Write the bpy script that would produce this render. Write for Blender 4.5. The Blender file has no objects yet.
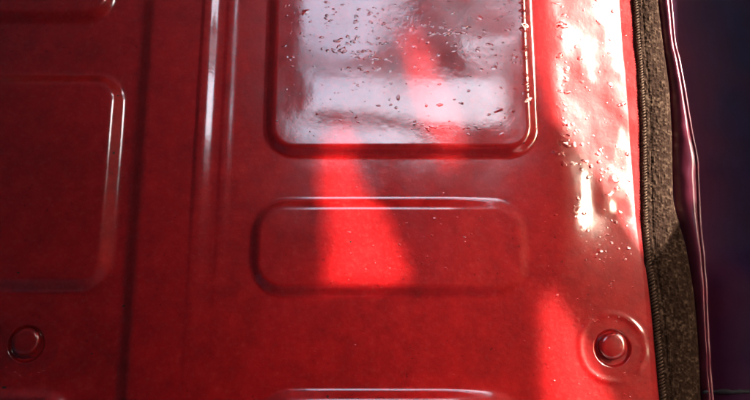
import bpy, bmesh, math, random
import numpy as np
from mathutils import Vector

random.seed(11)
rng = np.random.default_rng(5)
sc = bpy.context.scene
C = sc.collection

# ------------------------------------------------------------------ camera
DIST, FPX, TILT, ZC = 0.40, 800.0, math.radians(13), 0.170      # metres, focal length in photo pixels
CAM = Vector((0, -DIST*math.cos(TILT), ZC - DIST*math.sin(TILT)))
FWD = Vector((0, math.cos(TILT), math.sin(TILT)))
UPV = Vector((0, -math.sin(TILT), math.cos(TILT)))
cd = bpy.data.cameras.new('camera'); cam = bpy.data.objects.new('camera', cd); C.objects.link(cam)
cd.sensor_width = 36; cd.lens = 36*FPX/750; cd.clip_start = 0.01; cd.clip_end = 5000
cam.location = CAM; cam.rotation_euler = (math.pi/2 + TILT, 0, 0)
sc.camera = cam

# ------------------------------------------------------------------ sky, sun, exposure
SUN = Vector((0.70, -0.55, 0.46)).normalized()                  # towards the sun
w = bpy.data.worlds.new('World'); sc.world = w; w.use_nodes = True
nt = w.node_tree; bg = nt.nodes['Background']
sky = nt.nodes.new('ShaderNodeTexSky'); sky.sky_type = 'NISHITA'; sky.sun_disc = False
sky.sun_elevation = math.asin(SUN.z); sky.sun_rotation = math.atan2(SUN.x, SUN.y)
sky.air_density = 1.0; sky.dust_density = 4.0; sky.ozone_density = 1.0
nt.links.new(sky.outputs[0], bg.inputs[0]); bg.inputs[1].default_value = 0.15
sl = bpy.data.lights.new('sun', 'SUN'); so = bpy.data.objects.new('sun', sl); C.objects.link(so)
sl.energy = 2.6; sl.angle = math.radians(1.0); sl.color = (1.0, 0.93, 0.82)
so.rotation_euler = SUN.to_track_quat('Z', 'Y').to_euler()
sc.view_settings.view_transform = 'Standard'; sc.view_settings.look = 'None'
sc.view_settings.gamma = 1; sc.view_settings.use_curve_mapping = False
sc.view_settings.exposure = 3.1
sc.cycles.max_bounces = 6; sc.cycles.sample_clamp_indirect = 6
sc.cycles.use_denoising = True
sc.render.filter_size = 3.8

def P(px, py, y=0.0):
    """point of the place, at depth y, that the photograph shows at pixel px, py"""
    d = FWD + Vector(((px-375)/FPX, 0, 0)) + UPV*((200-py)/FPX)
    t = (y - CAM.y)/d.y
    return CAM + d*t
def PX(px, py, y=0.0):
    p = P(px, py, y); return p.x, p.z

# ------------------------------------------------------------------ helpers
def tag(o, label=None, cat=None, group=None, kind=None):
    if label: o['label'] = label
    if cat: o['category'] = cat
    if group: o['group'] = group
    if kind: o['kind'] = kind
    return o
def empty(name, loc=(0, 0, 0)):
    o = bpy.data.objects.new(name, None); C.objects.link(o); o.location = loc
    o.empty_display_size = 0.02; return o
def link(name, me, mat, parent=None):
    o = bpy.data.objects.new(name, me); C.objects.link(o)
    if mat and not me.materials: me.materials.append(mat)
    if parent:
        o.parent = parent; o.matrix_parent_inverse = parent.matrix_basis.inverted()
    return o
def np_mesh(name, V, F, smooth=True, normals=None):
    me = bpy.data.meshes.new(name)
    V = np.asarray(V, dtype=np.float32); F = np.asarray(F, dtype=np.int32); k = F.shape[1]
    me.vertices.add(len(V)); me.vertices.foreach_set('co', V.ravel())
    me.loops.add(F.size); me.loops.foreach_set('vertex_index', F.ravel())
    me.polygons.add(len(F)); me.polygons.foreach_set('loop_start', np.arange(0, F.size, k, dtype=np.int32))
    me.update(calc_edges=True)
    if smooth: me.polygons.foreach_set('use_smooth', np.ones(len(F), dtype=bool))
    if normals is not None: me.normals_split_custom_set_from_vertices(normals.tolist())
    me.validate(); me.update()
    return me
def bm_mesh(name, bm, smooth=True):
    bmesh.ops.recalc_face_normals(bm, faces=bm.faces)
    me = bpy.data.meshes.new(name); bm.to_mesh(me); bm.free()
    if smooth:
        for p in me.polygons: p.use_smooth = True
    return me
def tube(bm, pts, r, n=8, taper=True):
    rings = []
    for i, p in enumerate(pts):
        a = pts[max(i-1, 0)]; b = pts[min(i+1, len(pts)-1)]
        d = (b-a).normalized(); s = d.cross(Vector((0, 1, 0.01))).normalized(); u = s.cross(d)
        rr = r[i] if isinstance(r, (list, tuple)) else r
        rings.append([bm.verts.new(p + (s*math.cos(2*math.pi*k/n) + u*math.sin(2*math.pi*k/n))*rr) for k in range(n)])
    for A, B in zip(rings, rings[1:]):
        for k in range(n): bm.faces.new((A[k], A[(k+1) % n], B[(k+1) % n], B[k]))
    bm.faces.new(rings[0][::-1]); bm.faces.new(rings[-1])
def lathe(bm, prof, n=48, wob=0.0, seed=0):
    """prof: list of (radius, height); axis is -Y, centre at the origin"""
    r0 = random.Random(seed); ph = [r0.uniform(0, 6.28) for _ in range(4)]
    rings = []
    for r, h in prof:
        ring = []
        for k in range(n):
            a = 2*math.pi*k/n
            q = r*(1 + wob*(math.sin(2*a+ph[0]) + .6*math.sin(3*a+ph[1]) + .4*math.sin(5*a+ph[2])))
            ring.append(bm.verts.new((q*math.cos(a), -h, q*math.sin(a))))
        rings.append(ring)
    for A, B in zip(rings, rings[1:]):
        for k in range(n): bm.faces.new((A[k], A[(k+1) % n], B[(k+1) % n], B[k]))
    bm.faces.new(rings[-1])

# ------------------------------------------------------------------ materials
def mat(name):
    m = bpy.data.materials.new(name); m.use_nodes = True
    return m, m.node_tree, m.node_tree.nodes['Principled BSDF']
def setp(b, **k):
    for n, v in k.items(): b.inputs[n.replace('_', ' ')].default_value = v
def noise(nt, scale, detail=4, rough=.55, vec=None):
    n = nt.nodes.new('ShaderNodeTexNoise'); n.inputs['Scale'].default_value = scale
    n.inputs['Detail'].default_value = detail; n.inputs['Roughness'].default_value = rough
    if vec is None:
        g = nt.nodes.new('ShaderNodeNewGeometry'); vec = g.outputs['Position']
    nt.links.new(vec, n.inputs['Vector']); return n
def ramp(nt, src, stops):
    r = nt.nodes.new('ShaderNodeValToRGB'); e = r.color_ramp.elements
    while len(e) < len(stops): e.new(0.5)
    for q, (p, c) in zip(e, stops): q.position = p; q.color = c if len(c) == 4 else (*c, 1)
    nt.links.new(src, r.inputs[0]); return r
def bump(nt, src, strength, dist, prev=None):
    b = nt.nodes.new('ShaderNodeBump'); b.inputs['Strength'].default_value = strength; b.inputs['Distance'].default_value = dist
    nt.links.new(src, b.inputs['Height'])
    if prev: nt.links.new(prev.outputs[0], b.inputs['Normal'])
    return b

def red_paint():
    m, nt, b = mat('red gloss paint')
    n1 = noise(nt, 38, 6, .6); n2 = noise(nt, 420, 3, .6); n3 = noise(nt, 1500, 2)
    n0 = noise(nt, 110, 9, .68)
    c = ramp(nt, n0.outputs[0], [(0.28, (0.33, 0.001, 0.002)), (0.5, (0.44, 0.002, 0.003)), (0.66, (0.52, 0.006, 0.007)), (0.82, (0.57, 0.04, 0.03))])
    # faint grime specks in the paint
    sp = ramp(nt, n2.outputs[0], [(0.27, (0.45, 0.30, 0.28)), (0.36, (1, 1, 1))])
    mx = nt.nodes.new('ShaderNodeMix'); mx.data_type = 'RGBA'; mx.blend_type = 'MULTIPLY'; mx.inputs[0].default_value = .8
    nt.links.new(c.outputs[0], mx.inputs[6]); nt.links.new(sp.outputs[0], mx.inputs[7])
    # old grime: broad uneven stains
    ng = noise(nt, 17, 7, .65); fg = ramp(nt, ng.outputs[0], [(0.34, (.62, .52, .50)), (0.56, (1, 1, 1))])
    mg = nt.nodes.new('ShaderNodeMix'); mg.data_type = 'RGBA'; mg.blend_type = 'MULTIPLY'; mg.inputs[0].default_value = .7
    nt.links.new(mx.outputs[2], mg.inputs[6]); nt.links.new(fg.outputs[0], mg.inputs[7]); mx = mg
    # pale dust film and a few dark chips
    nd = noise(nt, 420, 5, .7); fd = ramp(nt, nd.outputs[0], [(0.52, (0, 0, 0)), (0.80, (.12,)*3)])
    m2 = nt.nodes.new('ShaderNodeMix'); m2.data_type = 'RGBA'; m2.inputs[7].default_value = (0.50, 0.20, 0.17, 1)
    nt.links.new(fd.outputs[0], m2.inputs[0]); nt.links.new(mx.outputs[2], m2.inputs[6])
    nc = noise(nt, 260, 2, .5); fc = ramp(nt, nc.outputs[0], [(0.765, (0, 0, 0)), (0.785, (1, 1, 1))])
    m3 = nt.nodes.new('ShaderNodeMix'); m3.data_type = 'RGBA'; m3.inputs[7].default_value = (0.06, 0.012, 0.008, 1)
    nt.links.new(fc.outputs[0], m3.inputs[0]); nt.links.new(m2.outputs[2], m3.inputs[6])
    nt.links.new(m3.outputs[2], b.inputs['Base Color'])
    r = ramp(nt, n1.outputs[0], [(0.3, (.48,)*3), (0.7, (.40,)*3)]); nt.links.new(r.outputs[0], b.inputs['Roughness'])
    setp(b, Specular_IOR_Level=.24, Coat_Weight=1.0, Coat_IOR=2.0)
    cr = ramp(nt, n1.outputs[0], [(0.35, (.09,)*3), (0.7, (.17,)*3)]); nt.links.new(cr.outputs[0], b.inputs['Coat Roughness'])
    b1 = bump(nt, n2.outputs[0], .35, .0004); b2 = bump(nt, n3.outputs[0], .25, .00012, b1)
    nt.links.new(b2.outputs[0], b.inputs['Normal'])
    n4 = noise(nt, 230, 2); b3 = bump(nt, n4.outputs[0], .12, .0003); nt.links.new(b3.outputs[0], b.inputs['Coat Normal'])
    return m
def simple(name, col, rough=.5, coat=0, nscale=200, var=.25, bs=.3, bd=.0003, crough=.08, spec=.4):
    m, nt, b = mat(name)
    n = noise(nt, nscale, 4)
    c = ramp(nt, n.outputs[0], [(0.3, tuple(q*(1-var) for q in col)), (0.7, tuple(q*(1+var) for q in col))])
    nt.links.new(c.outputs[0], b.inputs['Base Color']); setp(b, Roughness=rough, Specular_IOR_Level=spec, Coat_Weight=coat, Coat_Roughness=crough)
    nt.links.new(bump(nt, n.outputs[0], bs, bd).outputs[0], b.inputs['Normal'])
    return m
def woven():
    m, nt, b = mat('brown woven pile')
    a = nt.nodes.new('ShaderNodeAttribute'); a.attribute_name = 'thread'
    c = ramp(nt, a.outputs['Fac'], [(0.0, (0.016, 0.006, 0.003)), (0.55, (0.036, 0.017, 0.0105)), (1.0, (0.145, 0.09, 0.058))])
    nt.links.new(c.outputs[0], b.inputs['Base Color'])
    setp(b, Roughness=.85, Specular_IOR_Level=.1)
    n = noise(nt, 2500, 2); nt.links.new(bump(nt, n.outputs[0], .5, .0002).outputs[0], b.inputs['Normal'])
    return m
M_RED = red_paint()
M_WEAVE = woven()
M_STITCH = simple('tan thread', (0.13, 0.07, 0.042), .7, nscale=900)
M_NAVY = simple('dark navy vinyl', (0.0080, 0.0066, 0.030), .6, .0, 90, .2, .15, .0008, .4, .03)
def painted_red_cast(m):                       # wine red cast painted in towards the rolled edge, in place of reflected red
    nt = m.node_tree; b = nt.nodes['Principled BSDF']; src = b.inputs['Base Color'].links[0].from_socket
    a = nt.nodes.new('ShaderNodeAttribute'); a.attribute_name = 'painted_red_cast'
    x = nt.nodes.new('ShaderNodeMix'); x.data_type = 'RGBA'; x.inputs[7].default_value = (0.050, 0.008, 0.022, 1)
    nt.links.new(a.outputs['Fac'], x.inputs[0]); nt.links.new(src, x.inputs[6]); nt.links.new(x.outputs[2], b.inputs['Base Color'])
painted_red_cast(M_NAVY)
M_WINE = simple('wine red vinyl', (0.17, 0.018, 0.042), .4, .8, 150, .2, .2, .0005, .24)
M_HEM = simple('grey seam tape', (0.016, 0.014, 0.022), .8, 0, 300, .3)
M_LINING = simple('dark grey cabin lining', (0.014, 0.012, 0.013), .85, 0, 60)
M_GROUND = simple('pale concrete', (0.35, 0.33, 0.30), .9, 0, 8)
M_FLOOR = simple('grey floor covering', (0.11, 0.10, 0.11), .8, 0, 60)

# ------------------------------------------------------------------ unseen shell added round the panel, its openings cut to shape sun and sky light
def plate(name, outer, holes, to3, thick):
    """flat plate with openings; to3 maps (a, b) to a point; thick is the extrusion vector"""
    bm = bmesh.new(); edges = []
    for loop in [outer] + holes:
        vs = [bm.verts.new(to3(*p)) for p in loop]
        edges += [bm.edges.new((vs[i], vs[(i+1) % len(vs)])) for i in range(len(vs))]
    bmesh.ops.triangle_fill(bm, use_beauty=True, edges=edges)
    g = bmesh.ops.extrude_face_region(bm, geom=bm.faces[:])
    bmesh.ops.translate(bm, verts=[v for v in g['geom'] if isinstance(v, bmesh.types.BMVert)], vec=thick)
    o = link(name, bm_mesh(name, bm, False), M_LINING); o['kind'] = 'structure'; return o
WALLX = 0.42
def through(px, py, y=0.0):
    p = P(px, py, y); t = (WALLX - p.x)/SUN.x; q = p + SUN*t; return (q.y, q.z)
gaps = [[through(*p) for p in poly] for poly in (
    [(328, 122, -.003), (334, 122, -.003), (350, 160, -.001), (366, 200, -.001), (408, 282, -.003), (328, 282, -.003)],      # wedge on the middle pressing
    [(403, 26, -.003), (409, 26, -.003), (432, 75, -.003), (455, 130, -.003), (458, 172, 0), (451, 172, 0), (428, 125, -.003), (412, 80, -.003)],   # streak on the upper pressing
    [(540, 290, 0), (545, 290, 0), (582, 350, .001), (622, 430, .001), (546, 430, 0), (540, 350, 0)],                                      # low streak beside the bolt
    [(531, -40, 0), (668, -40, .009), (682, 120, .006), (692, 200, .004), (644, 268, .005), (636, 262, .008), (614, 205, .006), (578, 152, .003), (548, 118, .001), (534, 60, 0)],
)]
gaps.append([(-.27, .06), (-.345, .06), (-.345, .345), (-.27, .285)])  # extra opening added for fill light from the right
plate('gobo_wall_right', [(0.06, 0.0), (-0.748, 0.0), (-0.748, 1.3), (0.06, 1.3)], gaps, lambda a, b: (WALLX, a, b), (0.002, 0, 0))  # unseen wall added as a gobo, holes cut to form the sun patches
YB = -0.75
def seen(px, py):                     # where the flat panel mirrors the rear wall
    p = P(px, py); d = (p - CAM); t = (YB - p.y)/(-d.y); return (p.x + d.x*t, p.z + d.z*t)
sx = lambda px: seen(px, 60)[0]
sz = lambda py: seen(375, py)[1]
wl, wr, wt = sx(279), sx(517), 0.78
plate('gobo_wall_rear', [(-.61, 0.0), (0.43, 0.0), (0.43, 1.3), (-.61, 1.3)],  # unseen wall, openings shaped to place the sky reflection on the upper pressing
      [[(wl, sz(134)), (sx(300), sz(146)), (sx(400), sz(148)), (sx(490), sz(139)), (wr, sz(116)), (wr, sz(48)), (sx(455), sz(64)), (sx(400), sz(68)), (wl, sz(58))],
       [(wl, sz(34)), (sx(350), sz(40)), (sx(395), sz(22)), (sx(440), sz(-20)), (wr, sz(-40)), (wr, wt), (wl, wt)],
       [(sx(462), sz(36)), (wr, sz(30)), (wr, sz(2)), (sx(470), sz(6))]],
      lambda a, b: (a, YB, b), (0, -0.01, 0))
plate('cabin_wall_left', [(0.06, 0.0), (-0.745, 0.0), (-0.745, 1.3), (0.06, 1.3)], [], lambda a, b: (-.60, a, b), (-0.01, 0, 0))
plate('light_blocker_left', [(-.60, 0.0), (-.067, 0.0), (-.067, .8), (-.60, .8)], [], lambda a, b: (a, -.275, b), (0, -.02, 0))  # unseen plate added to block window light and darken the left field
plate('light_blocker_right', [(.112, 0.0), (.243, 0.0), (.243, .27), (.203, .28), (.203, .8), (.112, .8)], [], lambda a, b: (a, -.195, b), (0, -.012, 0))  # unseen plate added to stop side light reaching the left field
plate('cabin_ceiling', [(-.62, 0.06), (0.425, 0.06), (0.425, -0.77), (-.62, -0.77)], [], lambda a, b: (a, b, 1.302), (0, 0, 0.01))
o = plate('cabin_floor', [(-.7, 0.3), (.5, 0.3), (.5, -0.9), (-.7, -0.9)], [], lambda a, b: (a, b, -0.012), (0, 0, 0.010))
o.data.materials.clear(); o.data.materials.append(M_FLOOR)

o = plate('ground', [(-30, 30), (30, 30), (30, -30), (-30, -30)], [], lambda a, b: (a, b, -0.16), (0, 0, 0.02))  # unseen ground added to bounce sunlight in through the side opening
o.data.materials.clear(); o.data.materials.append(M_GROUND)

# ------------------------------------------------------------------ the pressed steel panel: one height field, cut into its pressings
def sst(a, b, x):
    t = np.clip((x-a)/(b-a), 0, 1); return t*t*t*(t*(6*t-15)+10)
def sdf_rr(x, z, x0, x1, z0, z1, r):
    cx, cz = (x0+x1)/2, (z0+z1)/2
    qx = np.abs(x-cx) - ((x1-x0)/2 - r); qz = np.abs(z-cz) - ((z1-z0)/2 - r)
    return np.hypot(np.maximum(qx, 0), np.maximum(qz, 0)) + np.minimum(np.maximum(qx, qz), 0) - r
GRID = {}
def vnoise(x, z, scale, seed):
    n = 64
    if seed not in GRID: GRID[seed] = np.random.default_rng(seed).random((n, n))*2-1
    G = GRID[seed]
    u = x/scale + 17.3; v = z/scale + 9.1
    i = np.floor(u).astype(int); j = np.floor(v).astype(int); fu = u-i; fv = v-j
    fu = fu*fu*fu*(fu*(6*fu-15)+10); fv = fv*fv*fv*(fv*(6*fv-15)+10)
    g = lambda a, b: G[a % n, b % n]
    return (g(i, j)*(1-fu)+g(i+1, j)*fu)*(1-fv) + (g(i, j+1)*(1-fu)+g(i+1, j+1)*fu)*fv
def rect(px0, py0, px1, py1):
    x0 = (P(px0, py0).x + P(px0, py1).x)/2; x1 = (P(px1, py0).x + P(px1, py1).x)/2
    return x0, x1, P(375, py1).z, P(375, py0).z
PADS = [  # pixel box of the foot of each pressing, corner radius, height, wall width
    ('upper', rect(268, -260, 531, 160), .017, .0030, .0080),
    ('middle', rect(247, 196, 532, 300), .019, .0026, .0080),
    ('lower', rect(250, 386, 532, 480), .019, .0030, .0080),
    ('left', rect(-120, 68, 122, 296), .018, .0033, .0105),
    ('foot', rect(-120, 384, 74, 520), .018, .0028, .0095),
    ('corner', rect(-120, -160, 124, 24), .018, .0028, .0095),
]
X_EDGE = .1395; X_GROOVE = -.1188; X_ROLL = P(548, 100).x
def rib_line(z): return P(203, 100).x + (z-.17)*.006
Z_ROLL = P(600, 232).z
def height(x, z):
    h = np.zeros_like(x)
    h += .00028*vnoise(x, z, .055, 1) + .00006*vnoise(x, z, .021, 2)
    up = None
    for _, (x0, x1, z0, z1), r, hh, wd in PADS:
        d = sdf_rr(x, z, x0, x1, z0, z1, r)
        amp = 1 + .05*vnoise(x, z, .03, 7)
        if _ in ('middle', 'lower'): amp = amp*(1 - .75*sst(x1-.055, x1-.004, x))     # the right hand ends fade out softly
        h += hh*sst(0, -wd, d)*amp
    # dents that break up the mirror on the big upper pressing
    inside = sst(0, -.024, sdf_rr(x, z, *PADS[0][1], .017))
    h += inside*(.00048*vnoise(x*.6+.3*z, z*1.35, .034, 12) )
    # step down to the left field
    h -= .0030*sst(0, -.011, x - X_GROOVE - .004)
    # the two beads that run down beside the upper pressing
    xr = rib_line(z); fade = .25 + .75*sst(P(200, 330).z, P(200, 110).z, z)
    for dx, hh, wl_, wr_ in ((-.001, .0009, .0035, .0088), (.0115, .00032, .003, .006)):
        u = x - xr - dx
        h += fade*hh*np.where(u < 0, sst(-wl_, 0, u), 1-sst(0, wr_, u))
    # right hand flange rolls away above the bolt
    k = .30 + .70*sst(Z_ROLL-.035, Z_ROLL+.02, z)
    slope, bend = .186*k, .007
    u = np.clip(x - X_ROLL, 0, X_EDGE-.0075-X_ROLL)
    h -= slope*np.where(u < bend, u*u/(2*bend), u-bend/2)
    h += sst(0, .012, u)*k*k*(.00060*vnoise(x, z, .020, 33) + .00013*vnoise(x, z, .007, 22))
    h -= .003*sst(X_EDGE-.0006, X_EDGE+.0008, x)
    # dishes round the bolts
    for bx, bz, _ in BOLTS:
        d = np.hypot(x-bx, z-bz)
        h += -.0016*(1-sst(.0075, .0095, d)) + .00022*np.exp(-((d-.0160)/.0016)**2)*(1+.9*vnoise(x, z, .006, 31))
    return h
BOLTS = [(*PX(612, 348, .002), 1), (*PX(27, 344, .004), 2)]
fx = np.concatenate([np.linspace(-.34, -.222, 60), np.arange(-.2212, X_EDGE-.004, .0005), np.linspace(X_EDGE-.0038, X_EDGE+.0008, 24)])
fz = np.concatenate([np.linspace(0, .062, 40), np.arange(.0626, .292, .0005), np.linspace(.2926, .44, 90)])
XX, ZZ = np.meshgrid(fx, fz); HH = height(XX, ZZ)
e = 1e-4
gx = (height(XX+e, ZZ) - height(XX-e, ZZ))/(2*e); gz = (height(XX, ZZ+e) - height(XX, ZZ-e))/(2*e)
NN = np.stack([-gx, -np.ones_like(gx), -gz], -1); NN[..., 0] = -gx; NN[..., 2] = -gz
NN /= np.linalg.norm(NN, axis=-1, keepdims=True)
VV = np.stack([XX, -HH, ZZ], -1)
ny, nx = XX.shape
idx = np.arange(ny*nx).reshape(ny, nx)
quads = np.stack([idx[:-1, :-1], idx[:-1, 1:], idx[1:, 1:], idx[1:, :-1]], -1).reshape(-1, 4)
cx = (.25*(XX[:-1, :-1]+XX[:-1, 1:]+XX[1:, 1:]+XX[1:, :-1])).ravel(); cz = (.25*(ZZ[:-1, :-1]+ZZ[:-1, 1:]+ZZ[1:, 1:]+ZZ[1:, :-1])).ravel()
region = np.zeros(len(quads), int)
region[cx < X_GROOVE-.006] = 8
u = cx - rib_line(cz); region[(u > -.0045) & (u < .0195)] = 6
region[cx > X_ROLL] = 7
for i, (_, bx, r, hh, wd) in enumerate(PADS): region[sdf_rr(cx, cz, *bx, r) < 0] = (1, 2, 3, 4, 5, 9)[i]
panel = empty('steel_panel', (0, 0, 0))
tag(panel, 'red gloss painted pressed steel panel with raised rounded pressings and bolts', 'metal panel')
VF = VV.reshape(-1, 3); NF = NN.reshape(-1, 3)
names = {0: 'sheet', 1: 'raised_pressing', 2: 'raised_pressing', 3: 'raised_pressing', 4: 'raised_pressing', 5: 'raised_pressing', 9: 'raised_pressing', 6: 'rib', 7: 'flange', 8: 'side_sheet'}
for k, nm in names.items():
    q = quads[region == k]; used, inv = np.unique(q, return_inverse=True)
    link(nm, np_mesh(nm, VF[used], inv.reshape(-1, 4), True, NF[used]), M_RED, panel)

def surf(x, z):
    d = 3e-4; a = np.array([x, x+d, x-d, x, x]); b = np.array([z, z, z, z+d, z-d]); h = height(a, b)
    return Vector((x, -h[0], z)), Vector((-(h[1]-h[2])/(2*d), -1, -(h[3]-h[4])/(2*d))).normalized()

# bolts: a painted-over cup washer with a domed head sitting in it
for bx, bz, sd in BOLTS:
    p, n = surf(bx, bz)
    bm = bmesh.new(); lathe(bm, [(.0066, -.0006), (.0066, .0030), (.0063, .0038), (.0055, .0043), (.0040, .0045), (.0010, .0046)], 40, .025, sd)
    hd = link('bolt', bm_mesh('bolt_head', bm), M_RED, panel); hd.location = p - n*.0006 + Vector((0, 0, .0010))
    bm = bmesh.new(); lathe(bm, [(.0143, -.0006), (.0141, .0008), (.0134, .0012), (.0120, .0013), (.0104, .0012), (.0095, .0008), (.0090, -.0006), (.0070, -.0010)], 56, .022, sd+5)
    ws = link('washer', bm_mesh('washer', bm), M_RED, hd); ws.matrix_parent_inverse.identity(); ws.location = (0, 0, -.0010)
    hd.rotation_euler = Vector((0, -1, 0)).rotation_difference(n).to_euler()

# drops and blisters standing on the paint
def dome_arrays(n=10, m=5):
    V = [(0, 0, 1)]; F = []
    for j in range(1, m+1):
        a = math.pi/2*j/m
        for k in range(n): V.append((1.12*j/m*math.cos(2*math.pi*k/n), 1.12*j/m*math.sin(2*math.pi*k/n), .5+.5*math.cos(math.pi*j/m)))
    for k in range(n): F.append((0, 1+k, 1+(k+1) % n, 1+(k+1) % n))
    T = []
    for k in range(n): T.append((0, 1+k, 1+(k+1) % n))
    for j in range(m-1):
        for k in range(n):
            a, b = 1+j*n+k, 1+j*n+(k+1) % n; c, d = a+n, b+n
            T += [(a, c, d), (a, d, b)]
    return np.array(V), np.array(T)
DV, DT = dome_arrays()
spots = []
def scatter(n, box, lo, hi, stretch=1.6):
    for _ in range(n):
        x = random.uniform(box[0], box[2]); y = random.uniform(box[1], box[3])
        r = lo + (hi-lo)*random.random()**2.6
        spots.append((x, y, r, random.uniform(1, stretch), random.gauss(0, .35)))
def chain(x0, y0, x1, y1, n, lo, hi, jit=3):
    for i in range(n):
        t = (i+random.random()*.6)/n
        spots.append((x0+(x1-x0)*t+random.gauss(0, jit), y0+(y1-y0)*t+random.gauss(0, jit*.6), random.uniform(lo, hi), random.uniform(1.2, 2.6), random.gauss(0, .5)))
scatter(330, (285, -5, 515, 60), .7, 2.8, 2.2); scatter(150, (285, 60, 515, 138), .6, 2.4, 2.2)
chain(335, 46, 368, 42, 10, 1.2, 2.6); chain(338, 52, 392, 66, 16, 1.2, 2.8); chain(345, 71, 390, 72, 9, 1.2, 2.4, 2)
chain(430, 38, 470, 34, 14, 1.2, 3, 4); chain(408, 122, 432, 132, 8, 1.4, 2.6, 2); chain(440, 130, 482, 131, 8, 1.0, 2.2, 2)
chain(522, -5, 526, 105, 26, 1.2, 3.0, 2); chain(560, -5, 566, 160, 30, 1.5, 4.2, 4)
scatter(110, (556, -5, 632, 170), .9, 3.6, 1.8); scatter(70, (575, 160, 634, 262), .9, 3.8, 1.8)
scatter(120, (540, 200, 640, 400), .5, 1.9, 1.8); chain(590, 322, 632, 320, 7, .8, 1.8, 3); chain(588, 377, 636, 374, 8, .8, 1.8, 3)
scatter(170, (160, 0, 560, 400), .4, 1.3, 1.8); scatter(50, (330, 215, 500, 290), .5, 1.8, 2)
scatter(70, (0, 60, 150, 400), .4, 1.3, 1.6); chain(8, 318, 55, 322, 8, .8, 1.8, 4); chain(10, 375, 50, 372, 8, .8, 1.8, 4); scatter(26, (185, 120, 205, 260), .5, 1.6)
BIG = [(562, 37, 5.0, 1.2, .4), (567, 68, 6.5, 1.1, -.3), (583, 80, 3.8, 1.2, .3), (493, 70, 4.4, 1.1, .3), (497, 112, 4.6, 1.5, .4), (580, 208, 4.4, 1.9, .4),
       (584, 226, 3.8, 1.8, .5), (577, 320, 3.8, 1.3, 0), (398, 100, 4.6, .8, .2), (307, 14, 3.6, 1.7, .2), (615, 176, 5.2, 1.6, .5), (611, 192, 4.8, 1.8, .4), (568, 128, 4.6, 1.5, .1), (574, 144, 4.2, 1.4, .1)]
def dome(px, py, r, st, rot):
    x, z = PX(px, py); p, n = surf(x, z)
    s = r*.00036; t = Vector((math.cos(rot), 0, math.sin(rot))); t = (t - n*t.dot(n)).normalized(); b = n.cross(t)
    M = np.array([np.array(t)*s*st, np.array(b)*s, np.array(n)*s*random.uniform(.035, .10)])
    return M, np.array(p - n*s*.005)
AV, AF, off = [], [], 0
for s_ in spots:
    if s_[0] > 640: continue
    M, p = dome(*s_)
    jit = 1 + .16*rng.standard_normal((len(DV), 1)); jit[0] = 1
    AV.append((DV*jit) @ M + p); AF.append(DT+off); off += len(DV)
o = link('paint_droplets', np_mesh('paint_droplets', np.concatenate(AV), np.concatenate(AF)), M_RED, panel); o['kind'] = 'stuff'
DV2, DT2 = dome_arrays(20, 7)
for s_ in BIG:
    M, p = dome(*s_)
    a = np.arctan2(DV2[:, 1], DV2[:, 0]); ph = random.uniform(0, 6)
    V2 = DV2*(1+.10*np.sin(2*a+ph)+.07*np.sin(3*a+2*ph))[:, None]
    link('droplet', np_mesh('droplet', V2 @ M + p, DT2), M_RED, panel)

# ------------------------------------------------------------------ the brown woven door seal
def interp(tab, z):
    return np.interp(z, [t[0] for t in tab], [t[1] for t in tab])
def edge_tab(pts, y):
    return sorted((P(px, py, y).z, P(px, py, y).x) for px, py in pts)
def smooth_tab(tab, zs, wdt=.008):
    v = interp(tab, zs); k = max(1, int(wdt/(zs[1]-zs[0]))); ker = np.ones(k)/k
    return np.convolve(np.pad(v, k, mode='edge'), ker, 'same')[k:-k]
L = [(625, -160), (632, 0), (636, 60), (640, 130), (641, 200), (642, 260), (648, 310), (652, 355), (656, 400), (670, 560)]
Rr = [(645, -160), (659, 0), (664, 40), (670, 90), (673, 140), (674, 200), (685, 245), (692, 300), (696, 350), (698, 400), (708, 560)]
YS = .006
seal = empty('door_seal', (.15, 0, 0))
tag(seal, 'brown woven fabric door seal running down the edge of the red panel', 'door seal')
zs = np.arange(0.0, .40, .00028)
def lip(z): return -height(np.full_like(z, X_EDGE-.0040), z)
ylip = np.convolve(np.pad(lip(zs), 60, mode='edge'), np.ones(61)/61, 'same')[60:-60]
xl = smooth_tab(edge_tab(L, YS), zs); xr = smooth_tab(edge_tab(Rr, YS), zs)
nu = 84; uu = np.linspace(0, 1, nu)
U, Zg = np.meshgrid(uu, zs)
Wd = (xr-xl)[:, None]; Xg = xl[:, None] + U*Wd
crown = .0034*np.sqrt(np.clip(1-(2*U-1)**2*.999, 0, 1))**.75
s = U*Wd
p1 = .0011
tw = np.sin(2*np.pi*(s/p1 + Zg/.0015)) * np.sin(2*np.pi*(s/p1*.5 - Zg/.0014 + .4*vnoise(Xg, Zg, .004, 41)))
fz2 = vnoise(Xg, Zg, .0009, 42); fz3 = vnoise(Xg, Zg, .0018, 43)
disp = .00022*tw + .00025*fz2 + .00015*fz3
groove = -.0004*np.exp(-((s-.0052)/.0006)**2)
edge = np.clip(np.minimum(U, 1-U)*8, 0, 1)
Yg = ylip[:, None] + .0010 - crown - (disp + groove)*edge
fa_, fb_ = P(642, 268, .005), P(690, 212, .005)
zf = fa_.z + (Xg-fa_.x)*(fb_.z-fa_.z)/(fb_.x-fa_.x)
Yg = Yg + .0010*edge*np.exp(-((Zg-zf+.0012)/.0018)**2) - .0007*np.exp(-((Zg-zf-.0015)/.0016)**2)      # fold across the strip
thread = np.clip(.42 + .28*tw + .33*fz2 + .2*fz3, 0, 1)
back = np.array([[xr_, .0105, z_] for xr_, z_ in zip(xr, zs)])
ns = len(zs); idx = np.arange(ns*nu).reshape(ns, nu)
Q = np.stack([idx[:-1, :-1], idx[:-1, 1:], idx[1:, 1:], idx[1:, :-1]], -1).reshape(-1, 4)
V = np.stack([Xg, Yg, Zg], -1).reshape(-1, 3)
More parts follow.
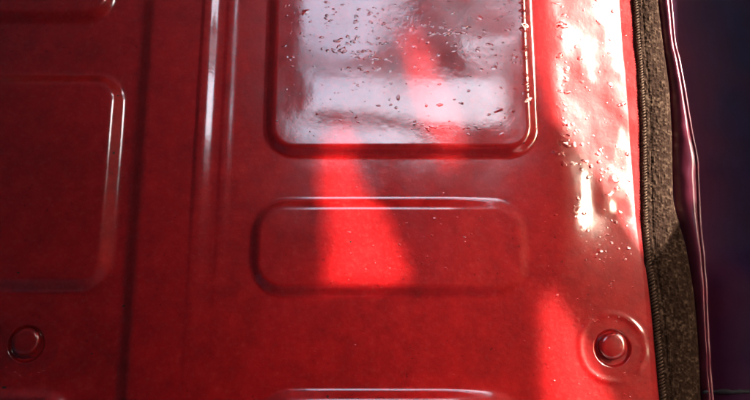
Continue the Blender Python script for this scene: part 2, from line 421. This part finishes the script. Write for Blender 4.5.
# close the back of the strip
nb = len(V); bl = np.stack([xl+.0005, ylip+.006, zs], -1); br = np.stack([xr-.0005, ylip+.006, zs], -1)
V = np.concatenate([V, bl, br]); il = nb+np.arange(ns); ir = nb+ns+np.arange(ns)
Q = np.concatenate([Q, np.stack([il[:-1], idx[:-1, 0], idx[1:, 0], il[1:]], -1), np.stack([idx[:-1, -1], ir[:-1], ir[1:], idx[1:, -1]], -1), np.stack([ir[:-1], il[:-1], il[1:], ir[1:]], -1)])
me = np_mesh('woven_strip', V, Q)
at = me.attributes.new('thread', 'FLOAT', 'POINT'); at.data.foreach_set('value', np.concatenate([thread.ravel(), np.full(2*ns, .4)]).astype(np.float32))
link('woven_strip', me, M_WEAVE, seal)
bm = bmesh.new(); z = .055; side = 1
while z < .30:
    x0 = float(np.interp(z, zs, xl)) + .0016
    yy = float(np.interp(z, zs, ylip)) - .0012
    a = Vector((x0-.0011, yy+.0011, z-.0007)); b = Vector((x0+.0014, yy-.0006, z+.0008)); c = (a+b)/2 + Vector((0, -.0006, 0))
    tube(bm, [a, (a+c)/2+Vector((0, -.0003, 0)), c, (c+b)/2+Vector((0, -.0002, 0)), b], [.00012, .00034, .0004, .00034, .00012], 6)
    z += .00155*random.uniform(.85, 1.15)
o = link('stitching', bm_mesh('stitching', bm), M_STITCH, seal); o['kind'] = 'stuff'

# ------------------------------------------------------------------ the dark navy cover beyond the seal
cover = empty('vinyl_cover', (.20, 0, 0))
tag(cover, 'dark navy vinyl cover with wine red rolled edge beside the brown seal', 'vinyl cover')
YC = .005
L1 = edge_tab([(640, -160), (658, 0), (662, 30), (667, 62), (671, 90), (674, 125), (675, 160), (677, 200), (687, 245), (692, 300), (696, 350), (699, 400), (712, 560)], YC)
L2 = edge_tab([(650, -160), (670, 0), (674, 40), (683, 90), (690, 130), (696, 158), (698, 195), (699, 240), (701, 285), (703, 350), (707, 400), (720, 560)], YC)
zc = np.arange(0.0, .40, .0012)
x1 = smooth_tab(L1, zc) - .0004; x2 = smooth_tab(L2, zc, .010)
def grid_mesh(nm, X, Y, Z, mt, par):
    a, b = X.shape; i = np.arange(a*b).reshape(a, b)
    q = np.stack([i[:-1, :-1], i[:-1, 1:], i[1:, 1:], i[1:, :-1]], -1).reshape(-1, 4)
    return link(nm, np_mesh(nm, np.stack([X, Y, Z], -1).reshape(-1, 3), q), mt, par)
# rolled edge band: a half round from the seal to the fold
T, Zb = np.meshgrid(np.linspace(0, 1, 28), zc)
wb_ = (x2-x1)[:, None]
Xb = x1[:, None] + wb_*T
Yb = np.interp(zc, zs, ylip)[:, None] + .006 - .0092*np.sin(np.clip(T*1.15, 0, 1)*math.pi/2)**.6 + .0012*np.clip(T-.75, 0, 1)*4*np.clip(T, 0, 1)
Yb += .0005*vnoise(Xb, Zb, .008, 51)
grid_mesh('edge_band', Xb, Yb, Zb, M_WINE, cover)
yend = Yb[:, -1]
# side: rolls gently forward from the fold, then runs flat to the right
S = np.concatenate([np.linspace(0, .03, 40), np.linspace(.032, .20, 30)]); Sg, Zc = np.meshgrid(S, zc)
Xc = x2[:, None] + Sg
Yc = yend[:, None] + .0022*np.clip(1-np.exp(-Sg/.0012), 0, 1) + .010*(1-np.exp(-Sg/.03)) - .014*sst(P(690, 235).z, P(690, 300).z, Zc)*(1-np.exp(-Sg/.008)) + .0005*vnoise(Xc, Zc, .02, 52)
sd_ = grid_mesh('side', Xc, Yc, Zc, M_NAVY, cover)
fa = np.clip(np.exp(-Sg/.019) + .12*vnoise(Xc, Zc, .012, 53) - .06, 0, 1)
at = sd_.data.attributes.new('painted_red_cast', 'FLOAT', 'POINT'); at.data.foreach_set('value', fa.ravel().astype(np.float32))
bm = bmesh.new(); pts = []; rr = []
for z, a, y in zip(zc, x2, yend):
    if .05 < z < .31:
        pts.append(Vector((a+.0004, y-.0004, z))); rr.append(.00075*(1+.10*math.sin(z*90)+.06*math.sin(z*310)))
tube(bm, pts, rr, 10); link('piping', bm_mesh('piping', bm), M_WINE, cover)
bm = bmesh.new(); pts = []
for k in range(40):
    q = P(699+k*3.2, 392 - .10*k*.6 + random.uniform(-.5, .5), YC)
    i = int(np.argmin(np.abs(zc-q.z))); y = float(np.interp(q.x, Xc[i], Yc[i])); pts.append(Vector((q.x, y-.0004, q.z)))
tube(bm, pts, [.0010*(1+.25*random.uniform(-1, 1)) for _ in pts], 8); link('hem_seam', bm_mesh('hem_seam', bm), M_HEM, cover)
